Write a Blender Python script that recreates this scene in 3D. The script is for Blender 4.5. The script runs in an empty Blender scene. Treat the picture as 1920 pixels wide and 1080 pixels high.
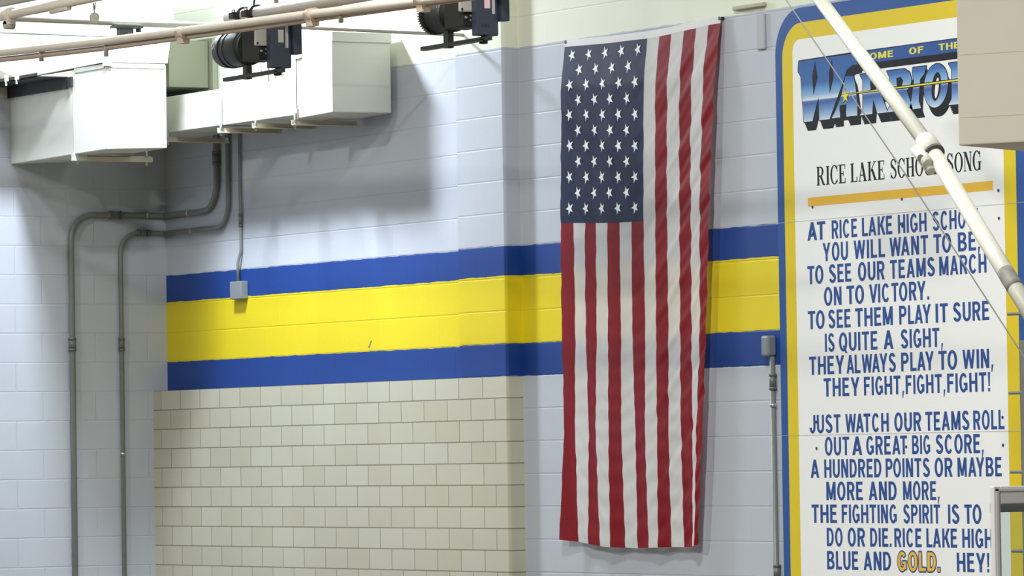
import bpy, bmesh, math, random
from mathutils import Vector, Matrix, geometry
random.seed(4)
scene = bpy.context.scene
COL = scene.collection
PI = math.pi
TILE_TOP = 4.57          # top of the tiled wainscot above the gym floor

# ------------------------------------------------------------------ camera
cam_data = bpy.data.cameras.new('camera')
cam = bpy.data.objects.new('camera', cam_data); COL.objects.link(cam)
cam_data.sensor_width = 36.0
cam_data.lens = 9827.2 / 1920 * 36.0
cam_data.clip_start = 0.5; cam_data.clip_end = 200
YAW, PITCH, ROLL = math.radians(149.9886), math.radians(1.87635), math.radians(-0.86716)
d_ = Vector((math.cos(YAW)*math.cos(PITCH), math.sin(YAW)*math.cos(PITCH), math.sin(PITCH)))
r_ = Vector((math.sin(YAW), -math.cos(YAW), 0)); u_ = r_.cross(d_)
rr = r_*math.cos(ROLL) + u_*math.sin(ROLL); uu = -r_*math.sin(ROLL) + u_*math.cos(ROLL)
M = Matrix((rr, uu, -d_)).transposed().to_4x4()
M.translation = Vector((33.2136, -16.3698, 4.0499))
cam.matrix_world = M
scene.camera = cam

# ------------------------------------------------------------------ light
scene.view_settings.view_transform = 'Standard'
scene.view_settings.look = 'None'
scene.view_settings.gamma = 1.0
scene.view_settings.use_curve_mapping = False
scene.view_settings.exposure = 0.36
world = bpy.data.worlds.new('gym_air'); scene.world = world
world.use_nodes = True
bg = world.node_tree.nodes['Background']
bg.inputs[0].default_value = (1.0, 0.95, 0.85, 1); bg.inputs[1].default_value = 0.025

def lamp(name, loc, power, size, color=(1, 1, 1)):
    l = bpy.data.lights.new(name, 'AREA'); l.shape = 'DISK'; l.size = size
    l.energy = power; l.color = color
    o = bpy.data.objects.new(name, l); COL.objects.link(o); o.location = loc
    return o
CW = (0.90, 0.98, 1.10)
WW = (0.98, 1.0, 0.99)
lamp('high_bay_light', (0.55, -2.60, 9.15), 95, 0.6, CW)
lamp('high_bay_light', (2.40, -1.50, 7.85), 172, 0.45, CW)
lamp('high_bay_light', (6.6, -11.0, 10.6), 500, 0.8, (1.0, 0.97, 0.90))
lamp('high_bay_light', (12.4, -5.20, 10.6), 470, 0.7, WW)
lamp('high_bay_light', (20.0, -14.0, 10.6), 1550, 0.8, (1.0, 0.99, 0.96))

# ------------------------------------------------------------------ materials
def s2l(c):
    c = c/255.0
    return c/12.92 if c <= 0.04045 else ((c+0.055)/1.055)**2.4
def RGB(r, g, b): return (s2l(r), s2l(g), s2l(b), 1)
class NT:
    def __init__(s, name):
        s.m = bpy.data.materials.new(name); s.m.use_nodes = True
        s.t = s.m.node_tree; s.b = s.t.nodes['Principled BSDF']
    def n(s, kind, **kw):
        o = s.t.nodes.new(kind)
        for k, v in kw.items(): setattr(o, k, v)
        return o
    def l(s, a, b): s.t.links.new(a, b)
    def math(s, op, a, b=None):
        o = s.n('ShaderNodeMath', operation=op)
        for i, v in enumerate((a, b)):
            if v is None: continue
            if isinstance(v, (int, float)): o.inputs[i].default_value = v
            else: s.l(v, o.inputs[i])
        return o.outputs[0]
    def mix(s, fac, a, b, mode='MIX'):
        o = s.n('ShaderNodeMix', data_type='RGBA', blend_type=mode)
        for i, v in ((0, fac), (6, a), (7, b)):
            if isinstance(v, (int, float)): o.inputs[i].default_value = v
            elif isinstance(v, tuple): o.inputs[i].default_value = v
            else: s.l(v, o.inputs[i])
        return o.outputs[2]
def mat(name, col, rough=0.5, metal=0.0, noise=0.06, nscale=6.0, bump=0.0):
    q = NT(name)
    tc = q.n('ShaderNodeTexCoord'); nz = q.n('ShaderNodeTexNoise')
    nz.inputs['Scale'].default_value = nscale; nz.inputs['Detail'].default_value = 4
    q.l(tc.outputs['Object'], nz.inputs['Vector'])
    k = 1 - noise
    dark = (col[0]*k, col[1]*k, col[2]*k, 1)
    lite = tuple(min(1, c*(1+noise)) for c in col[:3]) + (1,)
    q.l(q.mix(nz.outputs['Fac'], dark, lite), q.b.inputs['Base Color'])
    q.b.inputs['Roughness'].default_value = rough; q.b.inputs['Metallic'].default_value = metal
    if bump:
        b = q.n('ShaderNodeBump'); b.inputs['Strength'].default_value = bump; b.inputs['Distance'].default_value = 0.01
        q.l(nz.outputs['Fac'], b.inputs['Height']); q.l(b.outputs[0], q.b.inputs['Normal'])
    return q.m

GREY = RGB(191, 198, 208); CREAM = RGB(236, 240, 222)
BLUE = RGB(28, 66, 142); YEL = RGB(232, 212, 34)
def block_wall(name, along, phase, stripes):
    q = NT(name)
    tc = q.n('ShaderNodeTexCoord'); sp = q.n('ShaderNodeSeparateXYZ'); q.l(tc.outputs['Object'], sp.inputs[0])
    if along == 'x': h = q.math('SUBTRACT', sp.outputs[0], sp.outputs[1])
    else: h = q.math('MULTIPLY', sp.outputs[1], -1.0)
    h = q.math('ADD', h, phase)
    z = q.math('SUBTRACT', sp.outputs[2], TILE_TOP)
    cb = q.n('ShaderNodeCombineXYZ'); q.l(h, cb.inputs[0]); q.l(z, cb.inputs[1])
    # slightly wavy joints
    nz0 = q.n('ShaderNodeTexNoise'); nz0.inputs['Scale'].default_value = 2.3; q.l(cb.outputs[0], nz0.inputs['Vector'])
    br = q.n('ShaderNodeTexBrick'); br.offset = 0.5; br.offset_frequency = 2; br.squash = 1.0
    for k, v in (('Scale', 1.0), ('Mortar Size', 0.0065), ('Mortar Smooth', 0.6), ('Bias', 0.0), ('Brick Width', 0.4064), ('Row Height', 0.2032)):
        br.inputs[k].default_value = v
    q.l(cb.outputs[0], br.inputs['Vector'])
    joint = br.outputs['Fac']
    if along == 'x':          # head joints on this wall are filled nearly flush: mostly bed joints show
        rb = q.n('ShaderNodeTexBrick'); rb.offset = 0.0
        for k, v in (('Scale', 1.0), ('Mortar Size', 0.0065), ('Mortar Smooth', 0.6), ('Brick Width', 400.0), ('Row Height', 0.2032)):
            rb.inputs[k].default_value = v
        sh = q.n('ShaderNodeVectorMath', operation='ADD'); sh.inputs[1].default_value = (200, 0, 0)
        q.l(cb.outputs[0], sh.inputs[0]); q.l(sh.outputs[0], rb.inputs['Vector'])
        joint = q.math('ADD', q.math('MULTIPLY', br.outputs['Fac'], 0.22), q.math('MULTIPLY', rb.outputs['Fac'], 0.78))
    nz = q.n('ShaderNodeTexNoise'); nz.inputs['Scale'].default_value = 60; nz.inputs['Detail'].default_value = 5
    q.l(tc.outputs['Object'], nz.inputs['Vector'])
    nz2 = q.n('ShaderNodeTexNoise'); nz2.inputs['Scale'].default_value = 1.1; nz2.inputs['Detail'].default_value = 3
    q.l(cb.outputs[0], nz2.inputs['Vector'])
    nz3 = q.n('ShaderNodeTexNoise'); nz3.inputs['Scale'].default_value = 9; q.l(cb.outputs[0], nz3.inputs['Vector'])
    wob = q.math('MULTIPLY', q.math('SUBTRACT', nz3.outputs['Fac'], 0.5), 0.014)
    zz = q.math('ADD', z, wob)
    cr = q.n('ShaderNodeValToRGB'); cr.color_ramp.interpolation = 'CONSTANT'
    fac = q.math('DIVIDE', q.math('ADD', zz, 1.0), 4.0); q.l(fac, cr.inputs[0])
    stops = [(0.0, GREY)]
    if stripes: stops += [(0.0, BLUE), (0.195, YEL), (0.619, BLUE), (0.806, GREY)]
    stops += [(2.032, CREAM)]
    el = cr.color_ramp.elements
    el[0].position = 0; el[0].color = GREY
    el[1].position = (stops[1][0]+1)/4; el[1].color = stops[1][1]
    for p, c in stops[2:]:
        e = el.new((p+1)/4); e.color = c
    col = q.mix(q.math('MULTIPLY', nz2.outputs['Fac'], 0.10), cr.outputs[0], (0.75, 0.75, 0.72, 1), 'MULTIPLY')
    col = q.mix(q.math('MULTIPLY', joint, 0.05), col, (0.35, 0.35, 0.36, 1), 'MULTIPLY')
    q.l(col, q.b.inputs['Base Color']); q.b.inputs['Roughness'].default_value = 0.5
    q.b.inputs['Specular IOR Level'].default_value = 0.3
    hgt = q.math('ADD', q.math('MULTIPLY', joint, -1.0), q.math('MULTIPLY', nz.outputs['Fac'], 0.16))
    bp = q.n('ShaderNodeBump'); bp.inputs['Strength'].default_value = 0.38; bp.inputs['Distance'].default_value = 0.006
    q.l(hgt, bp.inputs['Height']); q.l(bp.outputs[0], q.b.inputs['Normal'])
    return q.m
def tile_wall():
    q = NT('glazed_tile')
    tc = q.n('ShaderNodeTexCoord'); sp = q.n('ShaderNodeSeparateXYZ'); q.l(tc.outputs['Object'], sp.inputs[0])
    h = q.math('ADD', q.math('SUBTRACT', sp.outputs[0], sp.outputs[1]), -1.9464-0.1132)
    z = q.math('SUBTRACT', sp.outputs[2], TILE_TOP)
    cb = q.n('ShaderNodeCombineXYZ'); q.l(h, cb.inputs[0]); q.l(z, cb.inputs[1])
    br = q.n('ShaderNodeTexBrick'); br.offset = 0.5; br.offset_frequency = 2
    for k, v in (('Scale', 1.0), ('Mortar Size', 0.0042), ('Mortar Smooth', 0.3), ('Bias', 0.0), ('Brick Width', 0.3040), ('Row Height', 0.13547)):
        br.inputs[k].default_value = v
    br.inputs['Color1'].default_value = RGB(192, 190, 168); br.inputs['Color2'].default_value = RGB(200, 199, 180)
    br.inputs['Mortar'].default_value = RGB(138, 134, 116)
    q.l(cb.outputs[0], br.inputs['Vector'])
    q.l(br.outputs['Color'], q.b.inputs['Base Color']); q.b.inputs['Roughness'].default_value = 0.32
    bp = q.n('ShaderNodeBump'); bp.inputs['Strength'].default_value = 0.5; bp.inputs['Distance'].default_value = 0.004
    q.l(q.math('MULTIPLY', br.outputs['Fac'], -1.0), bp.inputs['Height']); q.l(bp.outputs[0], q.b.inputs['Normal'])
    return q.m
def cloth(name, col, trans=0.30, see=0.0):
    q = NT(name); t = q.t
    tc = q.n('ShaderNodeTexCoord'); nz = q.n('ShaderNodeTexNoise'); nz.inputs['Scale'].default_value = 5
    q.l(tc.outputs['Object'], nz.inputs['Vector'])
    c = q.mix(nz.outputs['Fac'], tuple(x*0.93 for x in col[:3])+(1,), tuple(min(1, x*1.06) for x in col[:3])+(1,))
    tl = q.n('ShaderNodeBsdfTranslucent'); tr = q.n('ShaderNodeBsdfTransparent')
    q.l(c, tl.inputs['Color']); q.l(c, q.b.inputs['Base Color'])
    q.b.inputs['Roughness'].default_value = 0.6; q.b.inputs['Specular IOR Level'].default_value = 0.25
    m1 = q.n('ShaderNodeMixShader'); m1.inputs[0].default_value = trans
    q.l(q.b.outputs[0], m1.inputs[1]); q.l(tl.outputs[0], m1.inputs[2])
    m2 = q.n('ShaderNodeMixShader'); m2.inputs[0].default_value = see
    q.l(m1.outputs[0], m2.inputs[1]); q.l(tr.outputs[0], m2.inputs[2])
    q.l(m2.outputs[0], t.nodes['Material Output'].inputs['Surface'])
    return q.m
def chrome_paint():
    q = NT('airbrushed_blue')
    tc = q.n('ShaderNodeTexCoord'); sp = q.n('ShaderNodeSeparateXYZ'); q.l(tc.outputs['Object'], sp.inputs[0])
    f = q.math('DIVIDE', q.math('SUBTRACT', sp.outputs[2], EMB_Z0), 0.36)
    cr = q.n('ShaderNodeValToRGB'); el = cr.color_ramp.elements
    st = [(0.0, RGB(215, 228, 240)), (0.05, RGB(176, 200, 226)), (0.17, RGB(112, 152, 204)), (0.285, RGB(66, 102, 168)), (0.325, RGB(92, 120, 180)),
          (0.345, RGB(222, 232, 238)), (0.37, RGB(196, 214, 228)), (0.42, RGB(140, 180, 220)), (0.52, RGB(100, 148, 205)), (0.60, RGB(62, 108, 176)), (1.0, RGB(52, 96, 164))]
    el[0].position = 0; el[0].color = st[0][1]; el[1].position = 1; el[1].color = st[-1][1]
    for p, c in st[1:-1]:
        e = el.new(p); e.color = c
    q.l(f, cr.inputs[0]); q.l(cr.outputs[0], q.b.inputs['Base Color']); q.b.inputs['Roughness'].default_value = 0.4
    return q.m

SIGN = (7.97, -0.02, 2.94)       # lower left corner of the song sign
EMB_Z0 = 5.943 - SIGN[2]
MT = {
 'block': block_wall('painted_block_side', 'x', 0.12, True),
 'block_end': block_wall('painted_block_end', 'y', -1.1667+0.2032, False),
 'tile': tile_wall(),
 'floor': mat('maple_floor', RGB(112, 98, 78), 0.4, 0, 0.12, 3),
 'ceiling': mat('ceiling_deck', RGB(150, 150, 146), 0.7, 0, 0.03),
 'duct': mat('white_duct_paint', RGB(208, 208, 199), 0.42, 0, 0.02, 2),
 'ductbeige': mat('beige_duct_paint', RGB(152, 155, 134), 0.5, 0, 0.03, 2),
 'rail': mat('beige_rail', RGB(206, 200, 178), 0.5),
 'seam': mat('dark_seam', RGB(96, 98, 96), 0.6),
 'black': mat('black_paint', RGB(34, 36, 36), 0.42, 0, 0.15, 20),
 'blacksteel_shade': mat('black_steel_and_shade', RGB(28, 29, 28), 0.6, 0.2, 0.2),  # black steel on the winches; painted shade on the duct-side channel
 'navybox': mat('navy_enamel', RGB(44, 50, 66), 0.4, 0, 0.08, 12),
 'plate': mat('grey_plate', RGB(172, 168, 158), 0.5, 0.1, 0.06),
 'zinc': mat('zinc_bright', RGB(190, 190, 186), 0.35, 0.7, 0.08),
 'label': mat('label_white', RGB(232, 226, 228), 0.5),
 'labelred': mat('label_red', RGB(214, 178, 184), 0.5),
 'labelgrey': mat('label_grey', RGB(160, 160, 156), 0.5),
 'pipe': mat('cream_pipe', RGB(224, 216, 202), 0.4, 0, 0.10, 7),
 'pipeold': mat('tan_pipe', RGB(198, 180, 158), 0.45, 0, 0.12, 9),
 'pipegrey': mat('grey_pipe', RGB(176, 172, 160), 0.5, 0, 0.08),
 'emt': mat('galvanized_conduit', RGB(128, 133, 129), 0.45, 0.2, 0.10, 18),
 'emtdark': mat('conduit_fitting', RGB(108, 113, 110), 0.45, 0.2, 0.1, 18),
 'boxgrey': mat('grey_box', RGB(138, 146, 152), 0.5, 0.1, 0.05),
 'brace': mat('white_brace_paint', RGB(212, 211, 198), 0.4, 0, 0.10, 9, 0.1),
 'bracedirty': mat('scuffed_paint', RGB(134, 130, 122), 0.6, 0, 0.3, 14),
 'cable': mat('steel_cable', RGB(142, 140, 134), 0.4, 0.4),
 'panel': mat('beige_panel', RGB(214, 209, 194), 0.6, 0, 0.06, 3),
 'bbframe': mat('backboard_frame_paint', RGB(222, 224, 223), 0.4, 0, 0.03),
 'bbdark': mat('backboard_back_bar', RGB(128, 128, 120), 0.5, 0.1, 0.06),
 'signwhite': mat('sign_white', RGB(244, 246, 245), 0.35, 0, 0.015, 2),
 'signblue': mat('sign_blue', RGB(48, 88, 156), 0.35, 0, 0.03, 3),
 'signyel': mat('sign_yellow', RGB(226, 202, 42), 0.35, 0, 0.03, 3),
 'signgold': mat('sign_gold', RGB(240, 190, 44), 0.35, 0, 0.03, 3),
 'letblue': mat('letter_blue', RGB(46, 82, 150), 0.4, 0, 0.03),
 'letblack': mat('letter_black', RGB(22, 25, 31), 0.55, 0, 0.03),
 'letyel': mat('letter_yellow', RGB(232, 222, 60), 0.4, 0, 0.03),
 'chrome': chrome_paint(),
 'screw': mat('dark_screw', RGB(52, 56, 66), 0.5),
 'red': cloth('red_nylon', RGB(142, 28, 38), 0.22, 0.0),
 'white': cloth('white_nylon', RGB(250, 251, 248), 0.36, 0.08),
 'navy': cloth('navy_nylon', RGB(30, 42, 74), 0.15, 0.0),
 'star': mat('star_thread', RGB(240, 242, 244), 0.6),
 'heading': cloth('white_canvas', RGB(238, 238, 240), 0.10, 0.0),
 'brass': mat('brass_grommet', RGB(70, 68, 62), 0.4, 0.6),
 'wallplate': mat('grey_wall_plate', RGB(176, 180, 188), 0.5),
 'wallbar': mat('dull_cream_bar', RGB(178, 180, 150), 0.5),
 'ladder': mat('ladder_steel', RGB(132, 134, 128), 0.45, 0.3, 0.1),
 'tag': mat('tag_grey', RGB(186, 182, 172), 0.5),
}
def glass():
    q = NT('clear_glass')
    q.b.inputs['Base Color'].default_value = (0.9, 0.95, 0.93, 1)
    g = q.n('ShaderNodeBsdfGlossy'); g.inputs['Roughness'].default_value = 0.03
    t = q.n('ShaderNodeBsdfTransparent'); t.inputs['Color'].default_value = (0.86, 0.90, 0.89, 1)
    m = q.n('ShaderNodeMixShader'); m.inputs[0].default_value = 0.06
    q.l(t.outputs[0], m.inputs[1]); q.l(g.outputs[0], m.inputs[2])
    q.l(m.outputs[0], q.t.nodes['Material Output'].inputs['Surface'])
    return q.m
MT['glass'] = glass()
for k in ('letblack', 'letblue', 'chrome', 'signblue', 'signwhite', 'signyel'):      # flat sign enamel
    MT[k].node_tree.nodes['Principled BSDF'].inputs['Specular IOR Level'].default_value = 0.22

# ------------------------------------------------------------------ mesh helpers (world coordinates in, local mesh out)
ORG = {}
def V(p): return Vector(p)
class MB:
    def __init__(s): s.v = []; s.f = []; s.mi = []; s.cur = 0; s.sm = []
    def add(s, vs, fs, smooth=False):
        b = len(s.v); s.v += [Vector(p) for p in vs]
        for f in fs:
            s.f.append([i+b for i in f]); s.mi.append(s.cur); s.sm.append(smooth)
        return s
    def box(s, x0, x1, y0, y1, z0, z1):
        x0, x1 = sorted((x0, x1)); y0, y1 = sorted((y0, y1)); z0, z1 = sorted((z0, z1))
        vs = [(x0,y0,z0),(x1,y0,z0),(x1,y1,z0),(x0,y1,z0),(x0,y0,z1),(x1,y0,z1),(x1,y1,z1),(x0,y1,z1)]
        return s.add(vs, [(0,3,2,1),(4,5,6,7),(0,1,5,4),(1,2,6,5),(2,3,7,6),(3,0,4,7)])
    def hexa(s, c):           # 8 corners in box order
        return s.add(c, [(0,3,2,1),(4,5,6,7),(0,1,5,4),(1,2,6,5),(2,3,7,6),(3,0,4,7)])
    def tube(s, pts, r, n=14, caps=True):
        pts = [Vector(p) for p in pts]
        rs = r if isinstance(r, (list, tuple)) else [r]*len(pts)
        vs = []; fs = []; prev = None
        for i, p in enumerate(pts):
            t = (pts[min(i+1, len(pts)-1)] - pts[max(i-1, 0)]).normalized()
            if prev is None:
                a = Vector((0,0,1)) if abs(t.z) < 0.9 else Vector((1,0,0))
                nrm = (a - t*a.dot(t)).normalized()
            else: nrm = (prev - t*prev.dot(t)).normalized()
            prev = nrm; bn = t.cross(nrm)
            for k in range(n):
                a = 2*PI*k/n; vs.append(p + (nrm*math.cos(a) + bn*math.sin(a))*rs[i])
        for i in range(len(pts)-1):
            for k in range(n):
                a, b = i*n+k, i*n+(k+1) % n
                fs.append((a, b, b+n, a+n))
        s.add(vs, fs, True)
        if caps:
            m = len(pts)-1
            b = len(s.v) - len(vs)
            s.f.append([b+k for k in range(n)][::-1]); s.mi.append(s.cur); s.sm.append(False)
            s.f.append([b+m*n+k for k in range(n)]); s.mi.append(s.cur); s.sm.append(False)
        return s
    def ring(s, c, axis, r0, r1, h, n=28):     # washer / sleeve with a hole
        c = Vector(c); t = Vector(axis).normalized()
        a = Vector((0,0,1)) if abs(t.z) < 0.9 else Vector((1,0,0))
        nrm = (a - t*a.dot(t)).normalized(); bn = t.cross(nrm); vs = []; fs = []
        for k in range(n):
            q = 2*PI*k/n; e = nrm*math.cos(q)+bn*math.sin(q)
            vs += [c+e*r0-t*h/2, c+e*r1-t*h/2, c+e*r1+t*h/2, c+e*r0+t*h/2]
        for k in range(n):
            i, j = 4*k, 4*((k+1) % n)
            for q in range(4):
                fs.append((i+q, i+(q+1) % 4, j+(q+1) % 4, j+q))
        return s.add(vs, fs, True)
    def poly(s, pts2, y):      # flat painted shape on a plane y = const, pts2 = (x, z)
        tri = geometry.tessellate_polygon([[Vector((a, b, 0)) for a, b in pts2]])
        vs = [(a, y, b) for a, b in pts2]; out = []
        for t in tri:
            a, b, c = (Vector(vs[i]) for i in t)
            out.append(tuple(t) if (b-a).cross(c-a).y < 0 else tuple(t[::-1]))
        return s.add(vs, out)
    def union(s, polys, y):    # painted shapes merged so that nothing overlaps in the plane
        vs = []; fs = []
        for p in polys:
            area = sum(p[i][0]*p[(i+1) % len(p)][1]-p[(i+1) % len(p)][0]*p[i][1] for i in range(len(p)))
            q = p if area > 0 else p[::-1]
            b = len(vs); vs += [Vector((a, c)) for a, c in q]; fs.append(list(range(b, b+len(q))))
        ov, oe, of, a1, a2, orig = geometry.delaunay_2d_cdt(vs, [], fs, 0, 1e-6)
        out = []
        for f, o in zip(of, orig):
            if not o: continue
            A, B, C = (ov[i] for i in f[:3])
            cr = (B.x-A.x)*(C.y-A.y)-(B.y-A.y)*(C.x-A.x)
            out.append(tuple(f) if cr > 0 else tuple(f)[::-1])
        return s.add([(v.x, y, v.y) for v in ov], out)
    def prism(s, pts2, y0, y1):
        n = len(pts2); s.poly(pts2, y0)
        vs = [(a, y0, b) for a, b in pts2]+[(a, y1, b) for a, b in pts2]
        s.add(vs, [(i, (i+1) % n, n+(i+1) % n, n+i) for i in range(n)])
        tri = geometry.tessellate_polygon([[Vector((a, b, 0)) for a, b in pts2]])
        s.add([(a, y1, b) for a, b in pts2], [tuple(t) for t in tri])
        return s
    def build(s, name, m, parent=None, loc=None, bevel=0.0, seg=2):
        me = bpy.data.meshes.new(name)
        o = bpy.data.objects.new(name, me); COL.objects.link(o)
        if parent is not None:
            org = ORG[parent]; o.parent = parent
        else:
            org = Vector(loc) if loc is not None else Vector((0,0,0)); o.location = org
        ORG[o] = org
        me.from_pydata([tuple(p-org) for p in s.v], [], s.f); me.update()
        for x in (m if isinstance(m, (list, tuple)) else [m]): me.materials.append(MT[x])
        for i, p in enumerate(me.polygons): p.material_index = s.mi[i]; p.use_smooth = s.sm[i]
        bm = bmesh.new(); bm.from_mesh(me)
        if s.closed: bmesh.ops.recalc_face_normals(bm, faces=bm.faces)
        bm.to_mesh(me); bm.free()
        if bevel:
            b = o.modifiers.new('bevel', 'BEVEL'); b.width = bevel; b.segments = seg; b.limit_method = 'ANGLE'
        return o
    closed = True
class Flat(MB): closed = False
def thing(name, label, cat, loc, group=None):
    o = bpy.data.objects.new(name, None); COL.objects.link(o)
    o.location = loc; o.empty_display_size = 0.1; ORG[o] = Vector(loc)
    o['label'] = label; o['category'] = cat
    if group: o['group'] = group
    return o
def tag(o, label, cat, group=None):
    o['label'] = label; o['category'] = cat
    if group: o['group'] = group
    return o
def struct(o): o['kind'] = 'structure'; return o
def arc(c, r, a0, a1, e1, e2, n=10):
    c, e1, e2 = Vector(c), Vector(e1), Vector(e2)
    return [c + e1*(r*math.cos(a0+(a1-a0)*i/n)) + e2*(r*math.sin(a0+(a1-a0)*i/n)) for i in range(n+1)]

# ------------------------------------------------------------------ the room
struct(MB().box(-0.3, 38, -24, 0.3, -0.2, 0).build('floor', 'floor'))
struct(MB().box(-0.3, 38, -24, 0.3, 11.0, 11.2).build('ceiling', 'ceiling'))
struct(MB().box(0, 38, 0, 0.3, 0, 11.0).build('wall_right', 'block'))
struct(MB().box(-0.3, 0, -24, 0.3, 0, 11.0).build('wall_left', 'block_end'))
PT = 0.1132
def rounded_strip(x0, x1, z0, z1, r=0.02):      # proud strip of wall with a bullnosed right corner
    pts = [(x0, -0.0), (x0, -PT), (x1-r, -PT)]
    pts += [(x1-r+r*math.sin(a), -PT+r-r*math.cos(a)) for a in [PI/2*i/6 for i in range(1, 7)]] + [(x1, 0.0)]
    m = MB(); n = len(pts)
    m.add([(x, y, z0) for x, y in pts]+[(x, y, z1) for x, y in pts],
          [(i, (i+1) % n, n+(i+1) % n, n+i) for i in range(n)]+[tuple(range(n))[::-1], tuple(range(n, 2*n))])
    return m
struct(rounded_strip(0, 4.992, 0, TILE_TOP).build('trim_1', 'tile'))
struct(rounded_strip(4.399, 4.992, TILE_TOP, 11.0).build('trim_2', 'block'))

# ------------------------------------------------------------------ lettering
H_CAP = {}
def glyphs(word, bold):
    cu = bpy.data.curves.new('lettering', 'FONT'); cu.body = word; cu.size = 1.0; cu.offset = bold; cu.resolution_u = 5
    o = bpy.data.objects.new('lettering', cu); COL.objects.link(o)
    dg = bpy.context.evaluated_depsgraph_get(); dg.update()
    me = o.evaluated_get(dg).to_mesh()
    vs = [(v.co.x, v.co.y) for v in me.vertices]; fs = [tuple(p.vertices) for p in me.polygons]
    o.evaluated_get(dg).to_mesh_clear()
    bpy.data.objects.remove(o); bpy.data.curves.remove(cu)
    return vs, fs
def write(mb, word, x0, x1, zb, cap, y, bold=0.02):
    if bold not in H_CAP:
        hv, _ = glyphs('H', bold); H_CAP[bold] = (min(b for a, b in hv), max(b for a, b in hv))
    lo, hi = H_CAP[bold]
    vs, fs = glyphs(word, bold)
    a0, a1 = min(a for a, b in vs), max(a for a, b in vs)
    out = [(x0+(a-a0)/(a1-a0)*(x1-x0), y, zb+(b-lo)/(hi-lo)*cap) for a, b in vs]
    ff = []
    for f in fs:
        A, B, C = (Vector(out[i]) for i in f[:3])
        ff.append(f if (B-A).cross(C-A).y < 0 else f[::-1])
    mb.add(out, ff)

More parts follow.
